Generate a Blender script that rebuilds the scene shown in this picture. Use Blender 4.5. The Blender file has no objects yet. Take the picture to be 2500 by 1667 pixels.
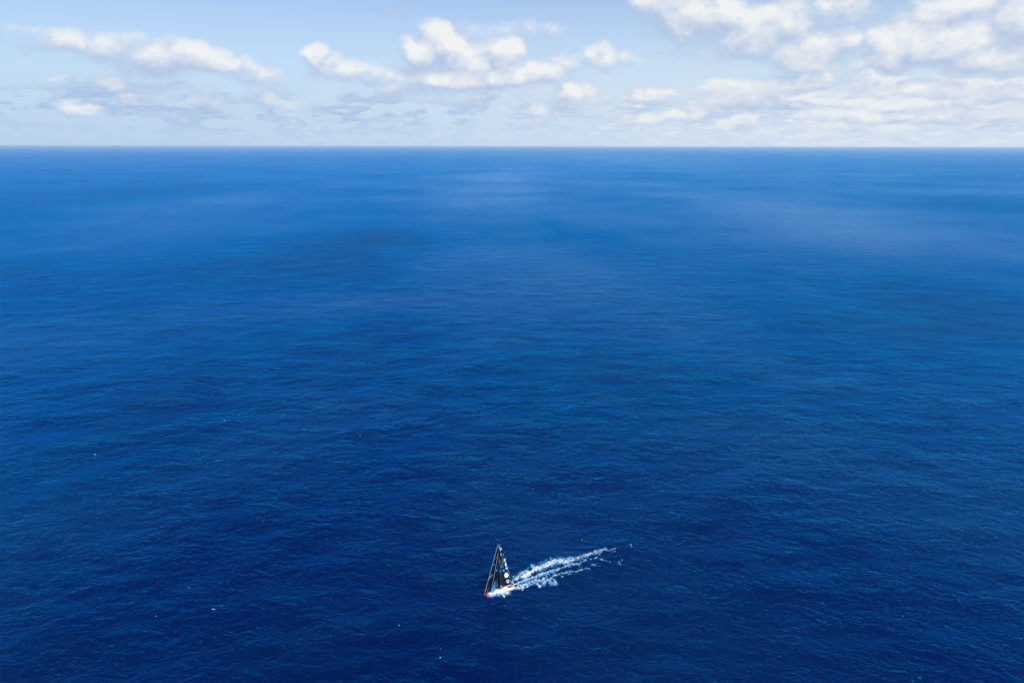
import bpy, bmesh, math, random
import numpy as np
from mathutils import Vector, Matrix

# ------------------------------------------------------------------ camera, world, sun, exposure
sc = bpy.context.scene
C = sc.collection
CAM_H = 252.0
PITCH = math.radians(15.90)
SUN_EL, SUN_AZ = math.radians(54), math.radians(146)      # azimuth clockwise from +Y, the way the camera looks
cam_d = bpy.data.cameras.new('camera')
cam_d.sensor_width = 36; cam_d.lens = 24.0
cam_d.clip_start = 1.0; cam_d.clip_end = 400000
cam = bpy.data.objects.new('camera', cam_d); C.objects.link(cam)
cam.location = (0, 0, CAM_H)
cam.rotation_euler = (math.pi/2 - PITCH, math.radians(-0.09), 0)
sc.camera = cam
sc.view_settings.view_transform = 'Standard'
sc.view_settings.look = 'None'
sc.view_settings.gamma = 1.0
sc.view_settings.use_curve_mapping = False
sc.view_settings.exposure = 0.0
sc.cycles.use_denoising = True
sc.cycles.volume_bounces = 1
sc.cycles.max_bounces = 6

sun_d = bpy.data.lights.new('sun', 'SUN')
sun_d.energy = 4.4; sun_d.angle = math.radians(0.53); sun_d.color = (1.0, 0.965, 0.91)
sun = bpy.data.objects.new('sun', sun_d); C.objects.link(sun)
sd = Vector((math.sin(SUN_AZ)*math.cos(SUN_EL), math.cos(SUN_AZ)*math.cos(SUN_EL), math.sin(SUN_EL)))
sun.rotation_euler = sd.to_track_quat('Z', 'Y').to_euler()
sun.location = sd*500


class NT:
    """small wrapper to write node trees as expressions"""
    def __init__(s, nt): s.nt = nt
    def new(s, t, **kw):
        n = s.nt.nodes.new(t)
        for k, v in kw.items(): setattr(n, k, v)
        return n
    def put(s, sock, v):
        if v is None: return
        if isinstance(v, bpy.types.NodeSocket): s.nt.links.new(v, sock)
        else: sock.default_value = v
    def m(s, op, a, b=None, c=None, clamp=False):
        n = s.new('ShaderNodeMath', operation=op); n.use_clamp = clamp
        s.put(n.inputs[0], a); s.put(n.inputs[1], b); s.put(n.inputs[2], c)
        return n.outputs[0]
    def v(s, op, a, b=None, c=None):
        n = s.new('ShaderNodeVectorMath', operation=op)
        s.put(n.inputs[0], a); s.put(n.inputs[1], b)
        if c is not None: s.put(n.inputs[2], c)
        return n.outputs['Value'] if op in ('LENGTH', 'DOT_PRODUCT', 'DISTANCE') else n.outputs[0]
    def xyz(s, x, y, z=0.0):
        n = s.new('ShaderNodeCombineXYZ'); s.put(n.inputs[0], x); s.put(n.inputs[1], y); s.put(n.inputs[2], z)
        return n.outputs[0]
    def sep(s, a):
        n = s.new('ShaderNodeSeparateXYZ'); s.put(n.inputs[0], a); return n.outputs
    def step(s, v, a, b, lo=0.0, hi=1.0, smooth=True):
        n = s.new('ShaderNodeMapRange', interpolation_type='SMOOTHSTEP' if smooth else 'LINEAR')
        n.clamp = True
        for i, q in enumerate((v, a, b, lo, hi)): s.put(n.inputs[i], q)
        return n.outputs[0]
    def noise(s, vec, scale=1.0, detail=2.0, rough=0.5, dist=0.0, lac=2.0, dim='3D', out='Fac'):
        n = s.new('ShaderNodeTexNoise', noise_dimensions=dim)
        s.put(n.inputs['Vector'], vec); s.put(n.inputs['Scale'], scale); s.put(n.inputs['Detail'], detail)
        s.put(n.inputs['Roughness'], rough); s.put(n.inputs['Distortion'], dist); s.put(n.inputs['Lacunarity'], lac)
        return n.outputs[out]
    def mix(s, f, a, b):
        n = s.new('ShaderNodeMix', data_type='RGBA')
        s.put(n.inputs[0], f); s.put(n.inputs[6], a); s.put(n.inputs[7], b)
        return n.outputs[2]


def sky_angles(px, py):
    """direction (azimuth, elevation in degrees) of a point of the sky"""
    f = 1568.0
    a = (px-1176)/f; b = (784-py)/f
    y = math.cos(PITCH)+b*math.sin(PITCH); z = -math.sin(PITCH)+b*math.cos(PITCH)
    return math.degrees(math.atan2(a, y)), math.degrees(math.atan2(z, math.hypot(a, y)))

# cumulus clouds: x, y, half width, half height, strength
CLOUDS = [
 (170,100,150,26,.6),(255,116,66,36,.8),(340,136,120,34,.82),(430,130,84,36,.95),(485,150,75,22,.85),(60,84,90,20,.45),
 (590,186,60,22,.45),(170,246,20,17,.6),(190,256,34,10,.5),(600,224,30,24,.55),(535,243,110,22,.3),(310,228,55,17,.45),(145,186,28,10,.4),
 (345,192,36,9,.4),(400,194,30,8,.35),
 (732,140,38,30,.9),(800,165,110,28,.62),(875,175,80,28,.55),(960,125,44,40,1.2),(1000,100,50,52,1.3),(1050,108,30,28,1.0),(1115,150,46,40,1.0),(1160,135,52,46,1.25),
 (1090,182,200,26,1.1),(1065,135,115,50,1.05),(1250,168,60,28,.8),(945,212,125,18,.55),(1160,80,120,26,.35),
 (1385,130,34,34,.7),(1440,146,46,22,.6),(1300,140,60,24,.45),(1322,212,42,28,.75),(1290,250,110,20,.5),
 (1540,0,70,50,.8),(1620,40,130,55,.95),(1740,65,120,62,.95),(1850,20,150,50,.7),(1870,112,110,48,.9),(1640,125,90,20,.35),
 (2060,84,52,44,.9),(2140,98,110,54,1.2),(2160,28,90,34,.8),(2265,132,125,38,.85),(2345,50,60,66,.9),(2310,158,90,20,.75),
 (1985,130,60,30,.5),(1840,186,95,24,.75),(1700,214,90,34,.65),(2120,206,95,22,.65),(2290,215,80,20,.55),
 (1600,262,60,18,.6),(2200,262,160,18,.6),(1960,265,140,18,.6),(1450,270,80,14,.5)]

def cloud_group():
    g = bpy.data.node_groups.new('cloud_field', 'ShaderNodeTree')
    g.interface.new_socket('Dir', in_out='INPUT', socket_type='NodeSocketVector')
    g.interface.new_socket('Big', in_out='OUTPUT', socket_type='NodeSocketFloat')
    g.interface.new_socket('Small', in_out='OUTPUT', socket_type='NodeSocketFloat')
    t = NT(g); gi = t.new('NodeGroupInput'); go = t.new('NodeGroupOutput')
    d = t.v('NORMALIZE', gi.outputs[0])
    x, y, z = t.sep(d)[:3]
    # big cumulus
    nv = t.v('MULTIPLY', d, (1.0, 1.0, 1.45))
    warp = t.v('SUBTRACT', t.noise(nv, 14, 4, .55, out='Color'), (0.5, 0.5, 0.5))
    az = t.m('MULTIPLY', t.m('ARCTAN2', x, y), 57.2958); el = t.m('MULTIPLY', t.m('ARCSINE', z), 57.2958)
    p = t.v('ADD', t.xyz(az, el), t.v('MULTIPLY', warp, (3.6, 1.9, 0.0)))
    acc = None
    for cx, cy, rx, ry, s in CLOUDS:
        a, e = sky_angles(cx, cy)
        k = math.degrees(1/1568.0)*1.12
        q = t.v('MULTIPLY_ADD', p, (1/(rx*k), 1/(ry*k), 0.0), (-a/(rx*k), -e/(ry*k), 0.0))
        h = t.m('MULTIPLY_ADD', t.v('DOT_PRODUCT', q, q), -s, s)
        if acc is None: acc = h
        else:
            n = t.new('ShaderNodeMath', operation='SMOOTH_MAX'); t.put(n.inputs[0], acc); t.put(n.inputs[1], h); n.inputs[2].default_value = .18
            acc = n.outputs[0]
    acc = t.m('MAXIMUM', acc, -1.0)
    fb = t.noise(nv, 20, 6, .6, .1)
    big = t.m('MULTIPLY_ADD', t.m('SUBTRACT', fb, .5), 1.75, acc)
    t.put(go.inputs['Big'], big)
    # the field of small cumulus that recedes to the horizon
    wsm = t.v('ADD', d, t.v('MULTIPLY', warp, (.02, .02, .008)))
    la = t.noise(t.v('MULTIPLY', wsm, (1, 1, 2.6)), 11, 6, .6)
    lb = t.noise(t.v('MULTIPLY', wsm, (1, 1, 3.6)), 19, 6, .58)
    lc = t.noise(t.v('MULTIPLY', wsm, (1, 1, 6.0)), 30, 5, .58)
    def blend(k, a, b):
        return t.m('ADD', a, t.m('MULTIPLY', t.m('SUBTRACT', b, a), k))
    n1 = blend(t.step(el, 2.4, 4.2), blend(t.step(el, .9, 1.9), lc, lb), la)
    n2 = t.noise(t.v('MULTIPLY', d, (1, 1, 3.0)), 3.5, 2, .5)
    right = t.step(az, -26, 30, .030, .095)
    far = t.step(az, 60, 120, 0.0, -.07)
    cov = t.m('ADD', t.m('ADD', n1, t.m('MULTIPLY', t.m('SUBTRACT', n2, .5), .35)), t.m('ADD', right, far))
    cov = t.m('SUBTRACT', cov, t.step(el, 3.6, 5.6, 0.0, .2))
    t.put(go.inputs['Small'], cov)
    return g

def build_world():
    w = bpy.data.worlds.new('World'); sc.world = w; w.use_nodes = True
    w.cycles.sampling_method = 'MANUAL'; w.cycles.sample_map_resolution = 256
    nt = w.node_tree; nt.nodes.clear(); t = NT(nt)
    out = t.new('ShaderNodeOutputWorld'); bg = t.new('ShaderNodeBackground')
    bg.inputs['Strength'].default_value = 0.15
    nt.links.new(bg.outputs[0], out.inputs['Surface'])
    sky = t.new('ShaderNodeTexSky', sky_type='NISHITA')
    sky.sun_disc = False; sky.sun_elevation = SUN_EL; sky.sun_rotation = SUN_AZ
    sky.altitude = 0; sky.air_density = 1.0; sky.dust_density = 0.6; sky.ozone_density = 1.6
    d = t.new('ShaderNodeTexCoord').outputs['Generated']
    g = cloud_group()
    def field(vec):
        n = t.new('ShaderNodeGroup'); n.node_tree = g; t.put(n.inputs[0], vec); return n.outputs
    f0 = field(d); f1 = field(t.v('ADD', d, (0.006, 0.0, 0.016)))
    x, _, z = t.sep(d)[:3]
    def lum(r, g, b): return (r/.15, g/.15, b/.15, 1)
    base = t.v('MULTIPLY', sky.outputs[0], SKY_TINT)
    low = t.mix(t.step(x, -.6, .65), lum(.50, .665, .86), lum(.68, .78, .90))
    base = t.mix(t.step(z, 0.0, .26, .97, 0.0), base, low)
    # small clouds
    a_s = t.step(f0['Small'], .515, .62)
    d_s = t.m('SUBTRACT', f0['Small'], f1['Small'])
    lit_s = t.m('ADD', t.m('MULTIPLY_ADD', d_s, t.step(x, -.3, .4, 1.6, 3.2), t.step(x, -.3, .4, -.08, .5)), t.m('MULTIPLY', t.m('SUBTRACT', f0['Small'], .6), 2.4), clamp=True)
    col_s = t.mix(lit_s, lum(.38, .52, .77), lum(.86, .88, .89))
    fade = t.m('MULTIPLY', a_s, t.m('MULTIPLY', t.step(z, 0.004, .05, .2, .85), t.step(z, .25, .5, 1.0, .35)))
    base = t.mix(fade, base, col_s)
    # big clouds
    a_b = t.step(f0['Big'], -.04, .80)
    d_b = t.m('SUBTRACT', f0['Big'], f1['Big'])
    lit_b = t.m('ADD', t.m('MULTIPLY_ADD', d_b, .95, t.step(x, -.5, 0.0, -.16, .06)), t.m('MULTIPLY', f0['Big'], .5), clamp=True)
    col_b = t.mix(lit_b, lum(.46, .57, .78), lum(.88, .90, .90))
    base = t.mix(t.m('MULTIPLY', a_b, .96), base, col_b)
    nt.links.new(base, bg.inputs['Color'])

SKY_TINT = (.84, .86, .97)
build_world()

# ------------------------------------------------------------------ helpers
def mat(name, col, rough=.5, metal=0.0, noise=None, emit=None):
    m = bpy.data.materials.new(name); m.use_nodes = True
    t = NT(m.node_tree); b = m.node_tree.nodes['Principled BSDF']
    b.inputs['Roughness'].default_value = rough; b.inputs['Metallic'].default_value = metal
    if noise:
        sc_, amt = noise
        tc = t.new('ShaderNodeTexCoord').outputs['Object']
        n = t.noise(tc, sc_, 4, .6)
        c2 = tuple(max(0, c*(1-amt)) for c in col); c3 = tuple(min(1, c*(1+amt)) for c in col)
        t.put(b.inputs['Base Color'], t.mix(n, (*c2, 1), (*c3, 1)))
    else: b.inputs['Base Color'].default_value = (*col, 1)
    return m

def mesh_obj(name, verts, faces, mats, parent=None, fm=None, smooth=True):
    me = bpy.data.meshes.new(name)
    me.from_pydata([tuple(map(float, v)) for v in verts], [], faces)
    for m in (mats if isinstance(mats, (list, tuple)) else [mats]): me.materials.append(m)
    if fm is not None: me.polygons.foreach_set('material_index', fm)
    me.polygons.foreach_set('use_smooth', [smooth]*len(me.polygons))
    me.update()
    o = bpy.data.objects.new(name, me); C.objects.link(o)
    if parent: o.parent = parent
    return o

def thing(name, label, cat, loc=(0, 0, 0), group=None):
    o = bpy.data.objects.new(name, None); C.objects.link(o); o.location = loc
    o['label'] = label; o['category'] = cat
    if group: o['group'] = group
    return o

def tubes(name, lines, r, m, parent, seg=6):
    vs, fs = [], []
    for ln in lines:
        pts = [Vector(p) for p in ln]; base = len(vs)
        for i, p in enumerate(pts):
            d = (pts[min(i+1, len(pts)-1)]-pts[max(i-1, 0)]).normalized()
            u = d.cross(Vector((0.13, 0.97, 0.2))).normalized(); w = d.cross(u)
            rr = r if not isinstance(r, (list, tuple)) else r[0]+(r[1]-r[0])*i/(len(pts)-1)
            for k in range(seg):
                a = 2*math.pi*k/seg; vs.append(p+u*math.cos(a)*rr+w*math.sin(a)*rr)
        for i in range(len(pts)-1):
            for k in range(seg):
                a, b = base+i*seg+k, base+i*seg+(k+1) % seg
                fs.append((a, b, b+seg, a+seg))
        fs.append(tuple(base+k for k in reversed(range(seg)))); fs.append(tuple(base+(len(pts)-1)*seg+k for k in range(seg)))
    return mesh_obj(name, vs, fs, m, parent)

def box(name, c, s, m, parent, taper=1.0, bev=.04):
    bm = bmesh.new(); bmesh.ops.create_cube(bm, size=1)
    for v in bm.verts:
        k = taper if v.co.z > 0 else 1
        v.co = Vector((v.co.x*s[0]*k, v.co.y*s[1]*k, v.co.z*s[2]))+Vector(c)
    bmesh.ops.bevel(bm, geom=bm.edges[:], offset=bev, segments=2, affect='EDGES')
    me = bpy.data.meshes.new(name); bm.to_mesh(me); bm.free(); me.materials.append(m)
    o = bpy.data.objects.new(name, me); C.objects.link(o); o.parent = parent
    return o

# value noise in numpy
_rs = np.random.RandomState(7); _tab = _rs.rand(256, 256)
def vnoise(x, y):
    xi = np.floor(x).astype(int); yi = np.floor(y).astype(int); fx = x-xi; fy = y-yi
    fx = fx*fx*(3-2*fx); fy = fy*fy*(3-2*fy)
    g = lambda i, j: _tab[i & 255, j & 255]
    return (g(xi, yi)*(1-fx)+g(xi+1, yi)*fx)*(1-fy)+(g(xi, yi+1)*(1-fx)+g(xi+1, yi+1)*fx)*fy
def fbm(x, y, o=4, g=.55):
    s = 0; a = 1; t = 0
    for k in range(o):
        s = s+a*vnoise(x*2**k+17.3*k, y*2**k+5.1*k); t += a; a *= g
    return s/t

# ------------------------------------------------------------------ the sea
def on_sea(px, py):
    """point of the calm sea level, surveyed from the 2500 px photograph"""
    f = 1666.7; a = (px-1250)/f; b = (833.5-py)/f
    d = np.array([a, math.cos(PITCH)+b*math.sin(PITCH), -math.sin(PITCH)+b*math.cos(PITCH)])
    return d[:2]*(-CAM_H/d[2])

_wr = np.random.RandomState(3)
WAVES = []
for i in range(46):
    L = 9*(13.0**(i/45.0))                         # 9 to 117 m
    th = math.radians(-62)+_wr.randn()*.55         # travel direction
    WAVES.append((2*math.pi/L*math.cos(th), 2*math.pi/L*math.sin(th), _wr.rand()*6.283, .0048*L**.78, L))
def swell(x, y, cell=None):
    z = np.zeros_like(x, dtype=float)
    for kx, ky, ph, a, L in WAVES:
        w = 1.0 if cell is None else np.clip((L/cell-3)/3, 0, 1)
        z += w*a*np.sin(kx*x+ky*y+ph)
    return z

CLOUD_TONES = [(1180,520,230,110,.7),(1760,415,420,40,.45),(2260,600,380,140,.5),(470,505,220,60,.3),(850,620,200,70,-.7),(2250,770,360,80,-.75),(1480,905,220,55,-.7),
 (860,860,150,40,-.5),(300,480,200,30,-.3),(60,1150,260,300,-.35),(1330,560,140,25,-.35),(950,740,300,50,.3),(1900,560,260,50,.25)]  # cloud reflections (positive) and cloud shadows (negative) painted on the sea
def build_sea():
    az = np.concatenate([np.linspace(-52, 52, 620), np.linspace(52, 308, 130)[1:-1]])
    az = np.radians(az); na = len(az)
    r = [40.0]
    while r[-1] < 150000: r.append(r[-1]*1.0115)
    r = np.array(r); nr = len(r)
    R, A = np.meshgrid(r, az, indexing='ij')
    X = R*np.sin(A); Y = R*np.cos(A)
    cell = np.maximum(R*.0115, .5)
    Z = swell(X, Y, cell)
    v = np.stack([X, Y, Z], -1).reshape(-1, 3)
    v = np.vstack([v, [[0, 0, 0]]])
    i, j = np.meshgrid(np.arange(nr-1), np.arange(na), indexing='ij'); j2 = (j+1) % na
    q = np.stack([i*na+j, i*na+j2, (i+1)*na+j2, (i+1)*na+j], -1).reshape(-1, 4)
    cen = len(v)-1
    tri = np.stack([np.full(na, cen), np.arange(na), (np.arange(na)+1) % na], -1)
    me = bpy.data.meshes.new('sea')
    me.vertices.add(len(v)); me.vertices.foreach_set('co', v.ravel())
    nl = q.size+tri.size
    me.loops.add(nl); me.loops.foreach_set('vertex_index', np.concatenate([q.ravel(), tri.ravel()]).astype(np.int32))
    npoly = len(q)+len(tri); me.polygons.add(npoly)
    st = np.concatenate([np.arange(len(q))*4, len(q)*4+np.arange(len(tri))*3]).astype(np.int32)
    me.polygons.foreach_set('loop_start', st)
    me.polygons.foreach_set('use_smooth', np.ones(npoly, bool))
    me.update(calc_edges=True); me.validate()
    m = bpy.data.materials.new('sea_water'); m.use_nodes = True
    t = NT(m.node_tree); b = m.node_tree.nodes['Principled BSDF']
    pos = t.new('ShaderNodeNewGeometry').outputs['Position']
    big = t.noise(t.v('MULTIPLY', pos, (1/900, 1/900, 0.0)), 1, 3, .5)
    mid = t.noise(t.v('MULTIPLY', pos, (1/170, 1/260, 0.0)), 1, 3, .55)
    f = t.m('ADD', t.m('MULTIPLY', big, .7), t.m('MULTIPLY', mid, .3))
    t.put(b.inputs['Base Color'], t.mix(t.step(f, .35, .65), (0.0, .001, .042, 1), (0.0, .017, .066, 1)))
    b.inputs['Roughness'].default_value = 1.0
    b.inputs['Specular IOR Level'].default_value = 0.0
    b.inputs['Subsurface Weight'].default_value = 1.0
    b.inputs['Subsurface Scale'].default_value = 14.0
    b.inputs['Subsurface Radius'].default_value = (.4, .8, 1.0)
    # wavelets, calmer and choppier in patches that follow the random and cloud tones
    def ridge(n): return t.m('SUBTRACT', 1.0, t.m('ABSOLUTE', t.m('MULTIPLY_ADD', n, 2.0, -1.0)))
    w1 = ridge(t.noise(t.v('MULTIPLY', pos, (1/21.0, 1/15.0, 0.0)), 1, 5, .62, .3))
    rot = t.new('ShaderNodeVectorRotate', rotation_type='Z_AXIS'); t.put(rot.inputs['Vector'], pos); rot.inputs['Angle'].default_value = math.radians(24)
    w2 = ridge(t.noise(t.v('MULTIPLY', rot.outputs[0], (1/11.0, 1/5.5, 0.0)), 1, 4, .6, .3))
    w3 = t.noise(t.v('MULTIPLY', pos, (1/60.0, 1/38.0, 0.0)), 1, 2, .5)
    h = t.m('ADD', t.m('MULTIPLY', w1, 1.75), t.m('ADD', t.m('MULTIPLY', w2, .72), t.m('MULTIPLY', w3, 4.5)))
    # pale cloud reflections and dark cloud shadows painted into the gloss colour, over random tone
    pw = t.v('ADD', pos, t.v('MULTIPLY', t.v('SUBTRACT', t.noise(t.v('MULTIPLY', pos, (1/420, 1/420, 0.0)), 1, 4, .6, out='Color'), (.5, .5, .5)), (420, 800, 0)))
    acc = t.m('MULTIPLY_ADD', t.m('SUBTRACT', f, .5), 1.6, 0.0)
    for px, py, rx, ry, k in CLOUD_TONES:
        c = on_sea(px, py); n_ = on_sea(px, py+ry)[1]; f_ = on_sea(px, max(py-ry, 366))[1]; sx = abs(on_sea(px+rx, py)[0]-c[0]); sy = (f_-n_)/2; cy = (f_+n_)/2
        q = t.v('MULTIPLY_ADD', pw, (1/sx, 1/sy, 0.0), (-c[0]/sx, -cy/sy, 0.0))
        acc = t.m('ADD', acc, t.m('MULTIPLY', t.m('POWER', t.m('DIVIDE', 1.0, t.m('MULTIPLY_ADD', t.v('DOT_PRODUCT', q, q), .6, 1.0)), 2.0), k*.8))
    wave_gain = t.step(acc, -.7, .7, 1.35, .55, smooth=False)
    cloud_sheen = t.step(acc, 0.0, 1.0, smooth=False); cloud_shade = t.step(acc, 0.0, -1.0, smooth=False)
    bp = t.new('ShaderNodeBump'); t.put(bp.inputs['Height'], t.m('MULTIPLY', h, wave_gain))
    bp.inputs['Strength'].default_value = 1.0; bp.inputs['Distance'].default_value = 1.0
    gl = t.new('ShaderNodeBsdfAnisotropic', distribution='GGX'); gl.inputs['Color'].default_value = (.02, .42, 1.0, 1)
    gl.inputs['Roughness'].default_value = .145; t.put(gl.inputs['Color'], t.mix(cloud_sheen, t.mix(cloud_shade, (.0, .41, .89, 1), (.05, .27, .50, 1)), (.27, .56, .96, 1))); t.put(gl.inputs['Normal'], bp.outputs[0])
    fr = t.new('ShaderNodeFresnel'); fr.inputs['IOR'].default_value = 1.58; t.put(fr.inputs['Normal'], bp.outputs[0])
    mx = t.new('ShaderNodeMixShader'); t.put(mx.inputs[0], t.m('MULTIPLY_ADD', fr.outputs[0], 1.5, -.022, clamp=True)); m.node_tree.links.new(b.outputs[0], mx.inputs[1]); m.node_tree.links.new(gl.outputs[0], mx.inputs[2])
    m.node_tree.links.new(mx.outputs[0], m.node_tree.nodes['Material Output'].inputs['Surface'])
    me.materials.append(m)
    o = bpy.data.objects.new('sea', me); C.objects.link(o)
    o['kind'] = 'structure'; o['label'] = 'deep blue open sea with small wind waves running to the horizon'
build_sea()

# air: one closed box of thin even haze
def build_haze():
    s = 153000; z0, z1 = -4.0, 262.0
    v = [(x, y, z) for z in (z0, z1) for x, y in ((-s, -s), (s, -s), (s, s), (-s, s))]
    f = [(3, 2, 1, 0), (4, 5, 6, 7), (0, 1, 5, 4), (1, 2, 6, 5), (2, 3, 7, 6), (3, 0, 4, 7)]
    m = bpy.data.materials.new('thin_haze'); m.use_nodes = True
    nt = m.node_tree; nt.nodes.clear()
    o_ = nt.nodes.new('ShaderNodeOutputMaterial'); p = nt.nodes.new('ShaderNodeVolumePrincipled')
    p.inputs['Color'].default_value = (.74, .90, 1.0, 1); p.inputs['Density'].default_value = 1.9e-5
    p.inputs['Anisotropy'].default_value = .2
    nt.links.new(p.outputs[0], o_.inputs['Volume'])
    o = mesh_obj('haze', v, f, m, smooth=False); o['kind'] = 'stuff'; o['label'] = 'thin pale blue sea haze towards the horizon'
build_haze()

# ------------------------------------------------------------------ racing yacht
YP = (on_sea(1191.5, 1456)+on_sea(1256, 1433))/2-np.array([0, .8])
YACHT = thing('racing_yacht', 'racing sailing yacht with black dotted sails, white deck and red bow under full sail', 'sailboat', (YP[0], YP[1], 0.0))
YACHT.rotation_euler = (math.radians(9), 0, math.radians(-149))
YACHT.rotation_mode = 'XYZ'
M = dict(
 white=mat('white_gelcoat', (.80, .80, .79), .3, noise=(.8, .05)), beige=mat('pinkish_beige_gelcoat', (.62, .47, .38), .4, noise=(1.2, .12)),
 cyan=mat('pale_cyan_gelcoat', (.50, .76, .86), .3, noise=(.9, .06)), teal=mat('teal_stripe', (.02, .26, .46), .35, noise=(1, .1)),
 yellow=mat('yellow_stripe', (.72, .70, .22), .35, noise=(1, .1)), red=mat('coral_red_gelcoat', (.80, .08, .09), .35, noise=(1.1, .08)),
 magenta=mat('magenta_gelcoat', (.45, .03, .28), .35, noise=(1.5, .1)), navy=mat('dark_bottom_paint', (.012, .02, .05), .4, noise=(1, .2)),
 sail=mat('black_sailcloth', (.004, .010, .014), .6, noise=(.35, .5)), sail2=mat('dark_grey_clew_cloth', (.055, .068, .085), .6, noise=(2, .2)),
 blue=mat('sunlit_foot_blue', (.01, .16, .48), .5, noise=(.5, .3)), dot=mat('sky_blue_print', (.03, .30, .68), .6, noise=(1, .12)),
 pale=mat('pale_blue_print', (.35, .62, .82), .6, noise=(1, .12)), wprint=mat('white_print', (.82, .82, .82), .6, noise=(1, .05)),
 brown=mat('rust_brown_print', (.42, .15, .07), .6, noise=(2, .2)), redp=mat('dark_red_print', (.35, .03, .015), .6, noise=(1, .3)),
 grey=mat('grey_print', (.09, .11, .14), .6, noise=(1, .2)), carbon=mat('carbon_black', (.012, .013, .015), .35, noise=(1, .3)),
 wire=mat('pale_rigging', (.52, .62, .74), .35, noise=(3, .1)), steel=mat('stainless_steel', (.62, .64, .66), .25, .8, noise=(3, .1)),
 glass=mat('smoked_window', (.01, .015, .02), .08, noise=(2, .3)), green=mat('pale_green_stripe', (.42, .55, .32), .4, noise=(1, .1)))

for k in ('sail', 'sail2', 'carbon'): M[k].node_tree.nodes['Principled BSDF'].inputs['Specular IOR Level'].default_value = .12
ST = [(-9.1,2.35,1.20,2.15),(-7.5,2.6,1.26,2.35),(-6,2.78,1.33,2.5),(-4.5,2.88,1.40,2.55),(-3,2.92,1.48,2.55),(-1.5,2.92,1.55,2.5),(0,2.86,1.63,2.4),
      (1.5,2.72,1.70,2.2),(3,2.5,1.78,1.95),(4.2,2.25,1.85,1.65),(5.5,1.92,1.92,1.3),(6.8,1.48,1.98,.92),(7.8,1.05,2.04,.58),(8.6,.62,2.1,.3),(9.0,.34,2.13,.14),(9.15,.12,2.14,.05)]
def hull():
    vs, fs, fm = [], [], []
    names = ['white', 'cyan', 'teal', 'yellow', 'red', 'beige', 'green', 'navy']
    prof = 9
    for x, hb, z, cb in ST:
        lift = max(0, (x-5.5))*.16
        row = [(hb, z), (hb*.995+.01, z-.12), ((hb+cb)/2+.08, z*.55+.3+lift*.3), (cb, .42+lift*.5), (cb*.8, 0.0+lift*.6), (cb*.35, -.32+lift*.9), (0, -.45+lift)]
        full = [(x, a, b) for a, b in row]+[(x, -a, b) for a, b in reversed(row[:-1])]
        vs += full
    n = 13
    for i in range(len(ST)-1):
        xm = (ST[i][0]+ST[i+1][0])/2
        for k in range(n-1):
            a = i*n+k
            fs.append((a, a+1, a+n+1, a+n))
            kk = min(k, n-2-k)
            if xm > 7.9: c = 4
            elif kk >= 4: c = 7
            elif xm > 4.5: c = 1
            elif xm > 3.2: c = 2
            elif xm > 1.8: c = 3 if kk >= 2 else 0
            elif xm > -1.5: c = 0
            elif xm > -6.5: c = 5 if kk >= 1 else 0
            else: c = 6 if kk < 3 and kk > 0 else 0
            fm.append(c)
    fs.append(tuple(range(n))); fm.append(7)
    fs.append(tuple((len(ST)-1)*n+k for k in reversed(range(n)))); fm.append(4)
    return mesh_obj('hull', vs, fs, [M[k] for k in names], YACHT, fm)
hull()
def deck():
    vs, fs, fm = [], [], []
    us = [-1, -.92, -.6, -.3, 0, .3, .6, .92, 1]
    for x, hb, z, cb in ST:
        for u in us: vs.append((x, u*hb*.985, z+.012+.13*(1-u*u)*min(1, hb/1.5)))
    n = len(us)
    for i in range(len(ST)-1):
        xm = (ST[i][0]+ST[i+1][0])/2
        for k in range(n-1):
            a = i*n+k; fs.append((a, a+n, a+n+1, a+1)); fm.append(1 if xm > 8.2 else 0)
    o = mesh_obj('deck', vs, fs, [M['white'], M['red']], YACHT, fm)
    sm = o.modifiers.new('thick', 'SOLIDIFY'); sm.thickness = .04
deck()
tubes('bowsprit', [[(8.3, 0, 2.24), (10.95, 0, 2.62)]], [.26, .16], M['magenta'], YACHT, 8)
tubes('bobstay', [[(10.8, 0, 2.5), (9.1, 0, .9)]], .04, M['magenta'], YACHT)
# coachroof with long sloping front and side windows
cr = [(3.6,.35,1.98,.06),(2.6,.85,1.95,.28),(1.4,1.25,1.9,.46),(.2,1.4,1.86,.58),(-1.2,1.5,1.8,.72),(-2.8,1.55,1.72,.86),(-4.1,1.5,1.66,.9),(-4.3,1.48,1.64,.84)]
vs, fs = [], []
for x, w, z, h in cr:
    for u, k in ((-1, 0), (-.93, .8), (-.75, 1), (0, 1.06), (.75, 1), (.93, .8), (1, 0)): vs.append((x, u*w, z+h*k))
for i in range(len(cr)-1):
    for k in range(6): a = i*7+k; fs.append((a, a+1, a+8, a+7))
fs.append(tuple(range(7))[::-1]); fs.append(tuple(7*7+k for k in range(7)))
roof = mesh_obj('coachroof', vs, fs, M['white'], YACHT)
for s in (1, -1):
    mesh_obj('window', [(-1.0, s*1.485, 2.06), (-3.2, s*1.56, 2.08), (-3.0, s*1.52, 2.36), (-1.1, s*1.455, 2.28)], [(0, 1, 2, 3) if s > 0 else (3, 2, 1, 0)], M['glass'], roof)
box('hatch', (1.0, 0, 2.44), (.7, .6, .06), M['glass'], roof, 1, .015)
box('foredeck_hatch', (5.0, 0, 2.08), (.6, .6, .07), M['glass'], YACHT, 1, .015)
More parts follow.
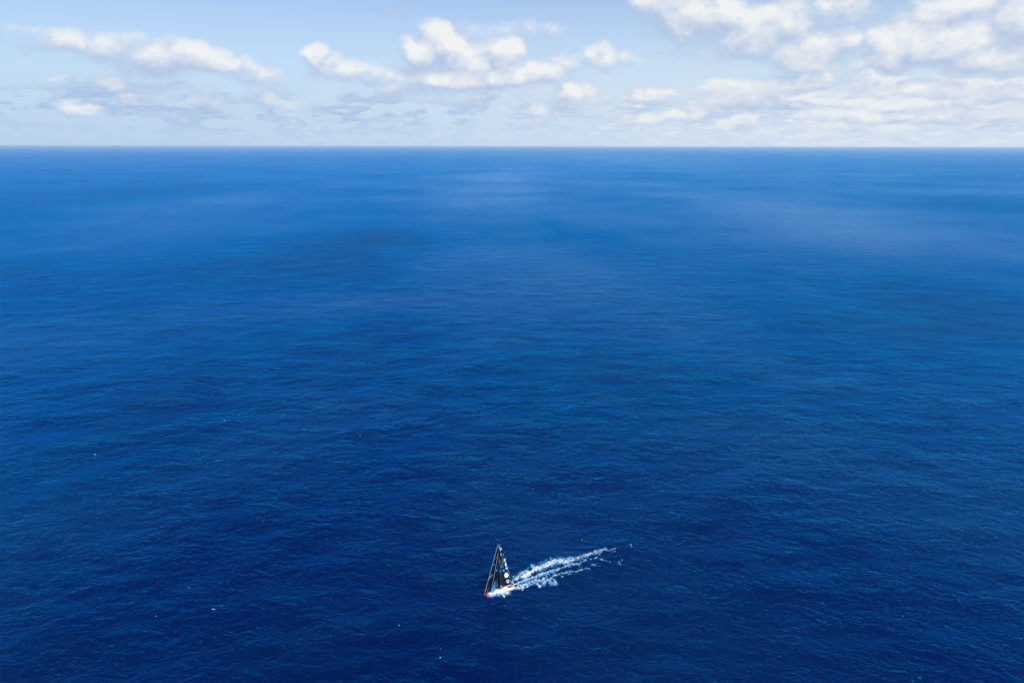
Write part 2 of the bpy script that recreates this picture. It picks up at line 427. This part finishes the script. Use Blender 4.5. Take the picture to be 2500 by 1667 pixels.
# cockpit well with coamings, seats, winches, helm stations
ck = box('cockpit_floor', (-6.3, 0, 1.47), (3.8, 3.0, .05), M['grey'], YACHT, 1, .01)
for s in (1, -1):
    box('coaming', (-6.2, s*1.62, 1.62), (3.9, .24, .36), M['white'], YACHT, .95, .05)
    tubes('tiller', [[(-8.6, s*1.25, 1.55), (-7.3, s*1.0, 2.05)]], .05, M['carbon'], YACHT)
    for x in (-4.7, -5.9):
        w = tubes('winch', [[(x, s*1.2, 1.5), (x, s*1.2, 1.72), (x, s*1.2, 1.74), (x, s*1.2, 1.9)]], [.15, .1], M['steel'], YACHT, 10)
box('coffee_grinder', (-5.3, 0, 1.75), (.35, .5, .55), M['carbon'], YACHT, .8, .04)
box('life_raft', (-8.0, 0, 1.6), (.7, 1.1, .3), M['wprint'], YACHT, .95, .05)
box('sail_bag', (-6.9, -1.9, 1.75), (2.3, .5, .42), M['redp'], YACHT, .8, .12)
box('mainsheet_track', (-8.75, 0, 1.5), (.14, 3.6, .1), M['carbon'], YACHT, 1, .02)
box('sail_bag', (4.4, 1.1, 2.12), (2.2, .42, .3), M['wprint'], YACHT, .8, .1)
# stern arch with dome and aerials
arch = tubes('stern_arch', [[(-8.3, 2.05, 1.35), (-8.7, 1.9, 2.7), (-8.8, .9, 3.1), (-8.8, -.9, 3.1), (-8.7, -1.9, 2.7), (-8.3, -2.05, 1.35)]], .07, M['wire'], YACHT)
tubes('aerial', [[(-8.8, .8, 3.1), (-8.8, .8, 4.6)]], .03, M['wire'], arch); tubes('aerial', [[(-8.8, -.8, 3.1), (-8.8, -.8, 4.3)]], .03, M['wire'], arch)
def dome(name, c, r, m, parent):
    bm = bmesh.new(); bmesh.ops.create_uvsphere(bm, u_segments=14, v_segments=9, radius=r)
    for v in bm.verts: v.co.z = max(v.co.z, -.55*r); v.co += Vector(c)
    me = bpy.data.meshes.new(name); bm.to_mesh(me); bm.free(); me.materials.append(m)
    me.polygons.foreach_set('use_smooth', [True]*len(me.polygons))
    o = bpy.data.objects.new(name, me); C.objects.link(o); o.parent = parent; return o
dome('satellite_dome', (-8.8, 0, 3.35), .3, M['white'], arch)
tubes('pedestal', [[(.05, .95, 2.3), (-.05, 1.0, 4.3)]], .045, M['wire'], dome('satellite_dome', (-.1, 1.0, 4.55), .33, M['white'], YACHT))
# rudders, keel, foils
def blade(name, pts, th, m, parent=None):
    n = len(pts); a = np.array(pts, float); nrm = np.cross(a[1]-a[0], a[2]-a[0]); nrm /= np.linalg.norm(nrm)
    c = a.mean(0)
    vs = list(a)+[c+nrm*th/2, c-nrm*th/2]
    fs = [(i, (i+1) % n, n) for i in range(n)]+[((i+1) % n, i, n+1) for i in range(n)]
    return mesh_obj(name, vs, fs, m, parent or YACHT, smooth=False)
blade('rudder', [(-9.05, 1.9, 1.0), (-9.3, 1.95, -1.2), (-9.0, 1.95, -1.6), (-8.75, 1.9, -.2), (-8.8, 1.9, .8)], .12, M['white'])
blade('rudder', [(-9.05, -1.7, .95), (-11.3, -1.85, 1.02), (-12.0, -1.9, .9), (-11.4, -1.9, .55), (-9.05, -1.75, .5)], .14, M['white'])['label'] = 'lifted rudder blade pointing astern'
blade('keel_fin', [(.6, 0, -.4), (-.6, 0, -.4), (-.45, .5, -4.4), (.45, .5, -4.4)], .25, M['navy'])
for s in (1, -1):
    fo = [(1.0, s*2.6, .75), (.9, s*3.6, .95), (.75, s*4.6, .7), (.6, s*5.3, .1), (.5, s*5.5, -.8)]
    vs = []; 
    for x, y, z in fo: vs += [(x+.42, y, z), (x, y, z+.09), (x-.42, y, z), (x, y, z-.09)]
    fs = [(i*4+k, i*4+(k+1) % 4, i*4+4+(k+1) % 4, i*4+4+k) for i in range(4) for k in range(4)]
    mesh_obj('foil', vs, fs, M['white'], YACHT)
# rails
def deck_z(x):
    return float(np.interp(x, [q[0] for q in ST], [q[2] for q in ST])), float(np.interp(x, [q[0] for q in ST], [q[1] for q in ST]))
for s in (1, -1):
    line1, line2 = [], []
    for x in (-8.8, -7, -5.2, -3.4, -1.6, .2, 2, 3.8, 5.6, 7.0, 8.2):
        z, hb = deck_z(x); tubes('stanchion', [[(x, s*hb*.94, z), (x, s*hb*.95, z+.66)]], .022, M['steel'], YACHT, 5)
        line1.append((x, s*hb*.95, z+.65)); line2.append((x, s*hb*.95, z+.34))
    tubes('lifeline', [line1], .012, M['steel'], YACHT, 4); tubes('lifeline', [line2], .012, M['steel'], YACHT, 4)
tubes('pulpit', [[(7.4, 1.0, 2.05), (8.2, .8, 2.75), (9.1, .25, 2.85), (9.3, 0, 2.85), (9.1, -.25, 2.85), (8.2, -.8, 2.75), (7.4, -1.0, 2.05)]], .03, M['steel'], YACHT)

# mast, boom, spreader poles, rigging
def V3(*a): return np.array(a, float)
MF, MH = V3(.3, 0, 1.7), V3(-1.0, 0, 29.6)
def mastp(z): return MF+(MH-MF)*((z-MF[2])/(MH[2]-MF[2]))
def lerp(a, b, t): return a+(b-a)*t
mast = tubes('mast', [[tuple(mastp(z)) for z in (1.9, 10, 20, 29.6)]], [.19, .11], M['carbon'], YACHT, 10)
tubes('wind_wand', [[tuple(MH), tuple(MH+V3(.5, 0, .8))]], .03, M['wire'], mast)
tubes('boom', [[(.1, 0, 2.75), (-4, -.95, 2.62), (-8.2, -1.65, 2.6)]], [.2, .15], M['carbon'], YACHT, 8)
for s in (1, -1):
    tip = (-.3, s*3.75, 3.9)
    o = tubes('outrigger', [[(.2, s*.2, 2.1), tip]], .08, M['carbon'], YACHT, 6)
    tubes('shroud', [[tip, tuple(mastp(22.5))]], .02, M['steel'], YACHT, 4)
    tubes('shroud', [[tip, tuple(mastp(13.5))]], .02, M['steel'], YACHT, 4)
    z, hb = deck_z(-.3); tubes('shroud', [[tip, (-.3, s*hb*.96, z)]], .025, M['steel'], YACHT, 4)
    tubes('backstay', [[tuple(mastp(29.3)), (-8.9, s*2.1, 1.4)]], .022, M['wire'], YACHT, 4)
tubes('mainsheet', [[(-8.0, -1.6, 2.6), (-8.7, -.9, 1.5)]], .03, M['wire'], YACHT, 4)

# sails: cambered surfaces, print lies on them
def main_s(u, v):
    luff = mastp(lerp(2.9, 29.4, v))
    le = lerp(V3(-8.1, -1.6, 2.7), V3(-3.6, -1.5, 28.3), v)+V3(-.45, 0, 0)*math.sin(math.pi*v)
    return lerp(luff, le, u)+V3(0, -.85*math.sin(math.pi*u)*(1-.55*v), 0)
def genoa_s(u, v):
    luff = lerp(V3(10.7, 0, 2.7), V3(-.75, 0, 29.2), v); le = lerp(V3(-1.6, -2.9, 3.6), V3(-.95, -.2, 29.0), v)+V3(.5, -.9, 0)*math.sin(math.pi*v)
    return lerp(luff, le, u)+V3(0, -1.3*math.sin(math.pi*u)*(1-v)**.6, 0)
def stay_s(u, v):
    luff = lerp(V3(6.3, 0, 2.3), V3(-.5, 0, 24.2), v); le = lerp(V3(.5, -1.9, 3.6), V3(-.6, -.1, 23.8), v)+V3(.3, -.5, 0)*math.sin(math.pi*v)
    return lerp(luff, le, u)+V3(0, -.8*math.sin(math.pi*u)*(1-v)**.6, 0)
def nrm(S, u, v):
    e = 1e-3; u = min(max(u, e), 1-e); v = min(max(v, e), 1-3*e)
    a = S(u+e, v)-S(u-e, v); b = S(u, v+e)-S(u, v-e); n = np.cross(a, b); n /= np.linalg.norm(n)
    return n if n[1] > 0 else -n
def sail(name, S, m, nu=16, nv=40):
    vs = [S(i/nu, j/nv) for j in range(nv+1) for i in range(nu+1)]
    fs = [(j*(nu+1)+i, j*(nu+1)+i+1, (j+1)*(nu+1)+i+1, (j+1)*(nu+1)+i) for j in range(nv) for i in range(nu)]
    o = mesh_obj(name, vs, fs, m, YACHT)
    s = o.modifiers.new('cloth', 'SOLIDIFY'); s.thickness = .03; s.offset = 0
    return o
def patch(name, S, uv, off, m, parent):
    """flat print of outline uv (in metres-free sail coordinates) lying just off the cloth"""
    c = np.mean(np.array(uv), 0); ring = []; n = len(uv)
    vs = [S(*c)+nrm(S, *c)*off]
    for k in (.5, 1.0):
        for u, v in uv:
            p = c+(np.array([u, v])-c)*k; vs.append(S(*p)+nrm(S, *p)*off)
    fs = [(0, 1+i, 1+(i+1) % n) for i in range(n)]+[(1+i, 1+n+i, 1+n+(i+1) % n, 1+(i+1) % n) for i in range(n)]
    return mesh_obj(name, vs, fs, m, parent)
def disc(name, S, u, v, rx, ry, off, m, parent, n=20):
    e = .01
    wu = np.linalg.norm(S(min(u+e, 1), v)-S(u-e, v))/(min(u+e, 1)-u+e); hv = np.linalg.norm(S(u, v+e)-S(u, v-e))/(2*e)
    uv = [(min(1.0, u+rx/wu*math.cos(a)), v+ry/hv*math.sin(a)) for a in (2*math.pi*i/n for i in range(n))]
    return patch(name, S, uv, off, m, parent)
main = sail('mainsail', main_s, M['sail']); genoa = sail('genoa', genoa_s, M['sail']); stay = sail('staysail', stay_s, M['sail'])
for u, v, r, k in ((.55,.75,.72,'dot'),(.97,.742,.6,'dot'),(.90,.392,.74,'pale'),(.567,.358,.76,'dot'),(.2,.383,.62,'dot')):
    disc('printed_spot', main_s, u, v, r, r, .04, M[k], main)
disc('printed_spot', main_s, .765, .225, 1.38, 1.62, .04, M['wprint'], main)
rg = disc('printed_ring', main_s, .80, .066, .95, 1.08, .04, M['wprint'], main); disc('ring_centre', main_s, .80, .066, .52, .62, .07, M['brown'], rg)
# worn light lettering-like strokes and logo shapes in the upper half
def quad(S, u0, v0, u1, v1, w):
    d = np.array([u1-u0, (v1-v0)*3.2]); d /= np.linalg.norm(d); nx, ny = -d[1]*w, d[0]*w/3.2
    return [(u0+nx, v0+ny), (u1+nx, v1+ny), (u1-nx, v1-ny), (u0-nx, v0-ny)]
for a in ((.50,.965,.56,.915),(.95,.90,.60,.885),(.56,.915,.60,.865),(.60,.865,.86,.915)):
    patch('logo_stroke', main_s, quad(main_s, *a, .055), .04, M['pale'], main)
disc('printed_spot', main_s, .50, .952, .42, .5, .045, M['pale'], main)
disc('printed_spot', main_s, .50, .952, .2, .26, .06, M['sail'], main)
R = random.Random(5)
for v in (.455, .49, .525, .56, .595, .625):
    for u in (.22, .36, .47, .58, .69, .80):
        if R.random() < .28: continue
        du, dv = R.uniform(-.03, .03), R.uniform(-.006, .006)
        k = R.choice(['pale', 'dot', 'grey', 'grey', 'dot'])
        patch('printed_mark', main_s, quad(main_s, u+du, v+dv-.010, u+du+R.uniform(-.02, .04), v+dv+.012, R.uniform(.014, .028)), .04, M[k], main)
patch('printed_patch', main_s, [(.80,.625),(.97,.64),(.985,.60),(.95,.53),(.985,.46),(.82,.445),(.84,.50),(.90,.55)], .04, M['wprint'], main)
patch('printed_patch', main_s, [(.86,.585),(.95,.585),(.93,.555),(.88,.555)], .06, M['redp'], main)
for v0 in (.15, .32, .5, .68, .85):
    tubes('batten', [[tuple(main_s(u, v0+.02*u)+nrm(main_s, u, v0)*.03) for u in np.linspace(0, 1, 9)]], .02, M['carbon'], main, 4)
tubes('leech_tape', [[tuple(main_s(1, v)) for v in np.linspace(0, .66, 24)]], .045, M['wire'], main, 6)
tubes('head_tape', [[tuple(main_s(u, 1)) for u in np.linspace(0, 1, 6)]], .05, M['wire'], main, 6)
for u, v, r in ((.5,.55,.6),(.667,.45,.62)): disc('printed_spot', genoa_s, u, v, r, r, .04, M['dot'], genoa)
rg = disc('printed_ring', genoa_s, .25, .038, .85, .95, .04, M['grey'], genoa); disc('ring_centre', genoa_s, .25, .038, .5, .58, .07, M['sail'], rg)
patch('printed_patch', genoa_s, [(.10,.36),(.75,.345),(.78,.315),(.55,.30),(.12,.265)], .04, M['grey'], genoa)
for i in range(7):
    u = .14+i*.085; patch('printed_mark', genoa_s, quad(genoa_s, u, .285+.004*i, u+.03, .335, .013), .07, M['pale'], genoa)
patch('printed_patch', genoa_s, [(.55,.70),(.95,.74),(.98,.68),(.6,.66)], .04, M['redp'], genoa)
disc('printed_spot', stay_s, .93, .505, .62, .8, .04, M['dot'], stay)
tubes('luff_tape', [[tuple(genoa_s(0, v)) for v in np.linspace(0, 1, 20)]], .07, M['wire'], genoa, 6)
tubes('luff_tape', [[tuple(stay_s(0, v)) for v in np.linspace(0, 1, 20)]], .06, M['wire'], stay, 6)
# grey clew panel, and the sunlit sail foot painted as a small blue sail
patch('clew_panel', stay_s, [(.70,.0),(1.0,.0),(1.0,.30),(.93,.18)], .05, M['sail2'], stay)
def foot_s(u, v):
    luff = lerp(V3(6.5, .15, 2.35), V3(3.1, .1, 8.6), v); le = lerp(V3(3.7, .15, 3.0), V3(3.0, .1, 8.4), v)
    return lerp(luff, le, u)+V3(0, -.25*math.sin(math.pi*u)*(1-v), 0)
st = sail('lit_foot', foot_s, M['blue'], 8, 14)
patch('printed_patch', foot_s, [(.1,.03),(.55,.06),(.42,.40),(.12,.22)], .04, M['dot'], st)  # part of the painted sunlit foot
tubes('leech_tape', [[tuple(foot_s(1, v)) for v in np.linspace(0, 1, 8)]], .04, M['pale'], st, 5)  # pale edge of the painted sunlit foot

# ------------------------------------------------------------------ wake
foam_m = mat('white_foam', (.56, .60, .64), .8, noise=(1.5, .06))
thin_m = mat('thin_foam', (.14, .29, .46), .7, noise=(1.8, .35))
aer_m = bpy.data.materials.new('aerated_water'); aer_m.use_nodes = True
_b = aer_m.node_tree.nodes['Principled BSDF']; _b.inputs['Roughness'].default_value = .25; _b.inputs['IOR'].default_value = 1.33
_t = NT(aer_m.node_tree); _n = _t.noise(_t.new('ShaderNodeNewGeometry').outputs['Position'], 1.3, 4, .6)
_t.put(_b.inputs['Base Color'], _t.mix(_n, (.0, .05, .16, 1), (.03, .17, .36, 1))); _b.inputs['Specular Tint'].default_value = (.25, .62, 1, 1)
def z2(x, y): return on_sea(1170+x*.16582, 1300+y*.16582)
def z3(x, y): return on_sea(1180+x*.042517, 1400+y*.042517)
STR = [  # wake strands: points, half width (m) at start and end, strength at start and end
 ([(485,735),(560,680),(640,612),(712,574)], .9, .9, 1.0, .8), ([(500,720),(575,630),(640,580),(700,572)], .3, .3, .7, .7),
 ([(672,662),(760,598),(830,548),(920,520),(1010,475),(1110,440),(1210,425),(1285,435)], 1.5, 2.6, 1.25, .85), ([(800,545),(800,500),(830,505)], .7, .6, 1, .8),
 ([(1080,432),(1210,410),(1290,418)], 1.0, .8, .8, .8),
 ([(1280,432),(1340,405),(1450,388),(1520,362),(1620,328),(1720,296),(1800,290),(1850,262)], 1.9, 1.5, .72, .55), ([(1450,360),(1540,400)], .9, .6, .6, .4), ([(1700,300),(1730,262),(1850,258)], 1.0, .7, .55, .5),
 ([(520,762),(620,730),(740,688),(830,650),(950,602),(1080,580),(1150,545),(1250,512),(1350,480),(1470,463)], .5, 1.1, 1.0, .62),
 ([(1470,463),(1560,420),(1640,400),(1700,382),(1850,345)], .8, .6, .6, .35), ([(740,700),(900,640),(1000,620),(1120,600)], .9, .9, .55, .5),
 ([(505,768),(560,765),(620,770)], .5, .35, 1.2, 1.0), ([(560,800),(650,775),(740,740),(850,715),(940,700),(1020,660)], 1.6, 1.4, .85, .6),
 ([(640,812),(720,785),(800,750),(860,745),(905,785),(940,765),(965,725),(1050,690)], .8, .9, .85, .6), ([(1020,700),(1050,745),(1130,738),(1100,690),(1050,670)], 1.1, .9, .75, .7),
 ([(1080,640),(1150,620),(1220,600),(1330,575),(1450,572),(1500,550)], .9, .8, .6, .4), ([(1330,600),(1370,605)], .8, .5, .55, .4), ([(1500,490),(1520,545),(1560,520),(1640,545)], .8, .7, .50, .42),
 ([(460,845),(530,828),(590,800),(650,790)], .35, 1.2, 1.1, .75), ([(540,830),(600,820),(645,842)], .8, .7, .9, .5),
 ([(1880,275),(1950,270),(2010,235),(2080,232)], .8, .6, .50, .40), ([(1960,290),(2060,290)], .7, .6, .46, .40), ([(2240,205),(2350,185)], .8, .7, .46, .40), ([(1800,400),(1880,425),(1940,450)], .6, .5, .52, .44),
 ([(2075,480),(2075,425),(2130,400)], .6, .5, .50, .40), ([(1660,490),(1780,490)], .7, .6, .48, .42), ([(1780,330),(1880,350)], .6, .5, .50, .42), ([(1180,640),(1245,650)], .6, .5, .50, .42)]
BOW = [([(190,938),(225,928)], .45, .4, 1.0, .9), ([(250,930),(300,920),(345,895)], .55, .5, 1.2, 1.0), ([(345,895),(425,880),(425,900),(370,915)], 1.0, .9, 1.1, 1.1), ([(430,875),(460,862)], .5, .4, 1.0, 1.0), ([(465,848),(520,830)], .3, .3, 1.1, 1.0), ([(480,720),(500,700),(512,690)], .4, .3, .8, .6), ([(512,668),(522,650)], .3, .25, 1.0, .9)]

def foam_sheet(name, strands, seed, conv, box_, cell=.22, label=None):
    x0, x1, y0, y1 = box_
    xs = np.arange(x0, x1, cell); ys = np.arange(y0, y1, cell)
    X, Y = np.meshgrid(xs, ys, indexing='ij')
    jx = (vnoise(X*.55+3, Y*.55+seed)-.5)*1.6; jy = (vnoise(X*.55+40, Y*.55+seed+9)-.5)*1.6
    Xw, Yw = X+jx, Y+jy
    D = np.zeros_like(X); A = np.zeros_like(X)
    for pts, w0, w1, s0, s1 in strands:
        P = [conv(*p) for p in pts]; n = len(P)-1
        for i in range(n):
            a, b = P[i], P[i+1]; d = b-a; L2 = d@d
            t = np.clip(((Xw-a[0])*d[0]+(Yw-a[1])*d[1])/L2, 0, 1)
            r = np.hypot(Xw-a[0]-t*d[0], Yw-a[1]-t*d[1]); g = (i+t)/n
            w = (w0+(w1-w0)*g)*1.15; s = s0+(s1-s0)*g
            D = np.maximum(D, s*np.clip(1.25-(r/w)**2*.85, 0, 1.2)); A = np.maximum(A, s*np.clip(1.2-r/(w*2.2+.5), 0, 1))
    n1 = fbm(X*1.25+seed, Y*1.25, 4, .78); ridge = 1-np.abs(2*fbm(X*.62+90, Y*.62+seed, 3, .6)-1)*2.2
    Fm = D*.95+(n1-.5)*2.3+(ridge-.55)*.6-.84
    Am = A*.9+(n1-.5)*.9-.42
    Z = swell(X, Y)
    Hf = Z+.10+np.clip(Fm, 0, 1)*.55+(vnoise(X*2.3, Y*2.3)-.5)*.22*np.clip(D, 0, 1)
    idx = -np.ones(X.shape, int)
    keep = (Fm > 0) & (D > .12); kc = keep[:-1, :-1] & keep[1:, 1:]
    parts = []
    Tm = D*.9+(n1-.5)*1.9+(ridge-.55)*.6-.42; kt = (Tm > 0) & (D > .08)
    for mask, zz in ((kc, Hf), (kt[:-1, :-1] & kt[1:, 1:], Z+.11), (None, Z+.05)):
        if mask is None:
            ka = (Am > 0) & (A > .1); mask = ka[:-1, :-1] & ka[1:, 1:]
        I, J = np.nonzero(mask); idx = -np.ones(X.shape, int)
        use = np.zeros(X.shape, bool)
        for di, dj in ((0, 0), (1, 0), (1, 1), (0, 1)): use[I+di, J+dj] = True
        idx[use] = np.arange(use.sum())
        vs = np.stack([X[use]+(vnoise(X[use]*5, Y[use]*5)-.5)*cell*.8, Y[use]+(vnoise(X[use]*5+7, Y[use]*5)-.5)*cell*.8, zz[use]], -1)
        fs = np.stack([idx[I, J], idx[I+1, J], idx[I+1, J+1], idx[I, J+1]], -1)
        parts.append((vs, fs))
    vs = np.vstack([p_[0] for p_ in parts]); o1 = len(parts[0][0]); o2 = o1+len(parts[1][0])
    fs = np.vstack([parts[0][1], parts[1][1]+o1, parts[2][1]+o2])
    fm = [0]*len(parts[0][1])+[1]*len(parts[1][1])+[2]*len(parts[2][1])
    o = mesh_obj(name, vs, [tuple(map(int, q)) for q in fs], [foam_m, thin_m, aer_m], None, fm)
    o['kind'] = 'stuff'; o['label'] = label
    return o
foam_sheet('wake_foam', STR, 11, z2, (-8, 80, 340, 430), label='streaks of broken white wake foam trailing behind the racing yacht')
foam_sheet('bow_wave_foam', BOW, 23, z2, (-18, 4, 330, 365), .18, label='white foam thrown up along the side of the yacht hull')

# small whitecaps, each a ragged crest of foam
CAPS = [((233,1109),1.9,'long white fleck of foam farthest left on the open sea'), ((550,1028),1.6,'highest white fleck of foam left of centre, far behind the yacht'),
 ((744,1049),1.2,'faint white fleck of foam, middle of three in a descending row left of centre'), ((881,1064),1.4,'white fleck of foam, right end of the descending row left of centre'),
 ((523,1488),1.5,'paired white fleck of foam in the lower left, level with below the yacht bow'), ((463,1434),.8,'faint speck of foam in the lower left, above the paired fleck'),
 ((384,1504),.8,'faint speck of foam in the lower left, left of the paired fleck'), ((1077,1605),1.2,'lowest white fleck of foam, near the bottom edge left of centre'),
 ((1078,1581),.6,'tiny pale speck of foam just above the lowest fleck near the bottom edge'), ((978,1528),.9,'pale speck of foam lower left of the yacht bow'),
 ((1320,1045),1.1,'small white fleck of foam high above the yacht, left one of a close pair'), ((1386,1054),.9,'small white fleck of foam high above the yacht, right one of a close pair'),
 ((1346,1365),1.5,'white fleck of foam just above the thick upper strand of the wake'), ((1423,1316),.8,'faint fleck of foam above the far end of the wake'),
 ((1910,1210),.9,'white speck of foam farthest right on the open sea'), ((1302,1194),.9,'small fleck of foam straight above the yacht mast')]
for k, ((px, py), s, lab) in enumerate(CAPS):
    c = on_sea(px, py); rr = random.Random(k*7+1); s *= .4
    vs, fs = [], []
    for b_ in range(rr.choice([2, 2, 3])):
        ox, oy = (b_-.7)*s*.75+rr.uniform(-.2, .2), rr.uniform(-.4, .4)*s; n = 11; base = len(vs)
        vs.append((ox, oy, .45*s*.5))
        for ring in (.55, 1.0):
            for i in range(n):
                a = 2*math.pi*i/n; q = s*ring*rr.uniform(.45, .8)*(.8 if b_ == 0 else .5)
                vs.append((ox+q*1.25*math.cos(a), oy+q*.8*math.sin(a), (.22*s if ring < 1 else -.1)*rr.uniform(.8, 1.2)))
        fs += [(base, base+1+i, base+1+(i+1) % n) for i in range(n)]+[(base+1+i, base+1+n+i, base+1+n+(i+1) % n, base+1+(i+1) % n) for i in range(n)]
    o = mesh_obj('whitecap', vs, fs, foam_m)
    o.location = (c[0], c[1], float(swell(np.array([c[0]]), np.array([c[1]]))[0])+.12)
    o['label'] = lab; o['category'] = 'foam fleck'; o['group'] = 'small flecks of foam on the open sea'

# far sailing boat near the horizon: too small to show more than hull, mast and sails
fb = on_sea(1830, 409)
FAR = thing('distant_boat', 'tiny distant boat with dark sail far off near the horizon', 'boat', (fb[0], fb[1], 0))
FAR.rotation_euler = (0, 0, math.radians(20))
n = 9; vs, fs = [], []
for i in range(n):
    x = -9+18*i/(n-1); w = 2.6*math.sin(math.pi*min(1, .25+.75*(1-i/(n-1))))**.6+.02
    vs += [(x, w, 1.9), (x, w*.7, -.3), (x, -w*.7, -.3), (x, -w, 1.9)]
for i in range(n-1):
    for k in range(4): fs.append((i*4+k, i*4+(k+1) % 4, i*4+4+(k+1) % 4, i*4+4+k))
fs += [(3, 2, 1, 0), tuple((n-1)*4+k for k in range(4))]
mesh_obj('hull', vs, fs, M['white'], FAR, smooth=False)
tubes('mast', [[(0, 0, 1.9), (0, 0, 27)]], [.25, .15], M['carbon'], FAR)
def far_sail(name, pts):
    o = blade(name, pts, .35, M['sail'], FAR)
far_sail('mainsail', [(-.2, 0, 3), (-7.8, -1.2, 3), (-4, -.8, 17), (-.3, 0, 26.5)])
far_sail('jib', [(8.6, 0, 2.4), (.6, -.8, 3), (.3, 0, 24)])
print('faces', sum(len(o.data.polygons) for o in C.objects if o.type == 'MESH'))
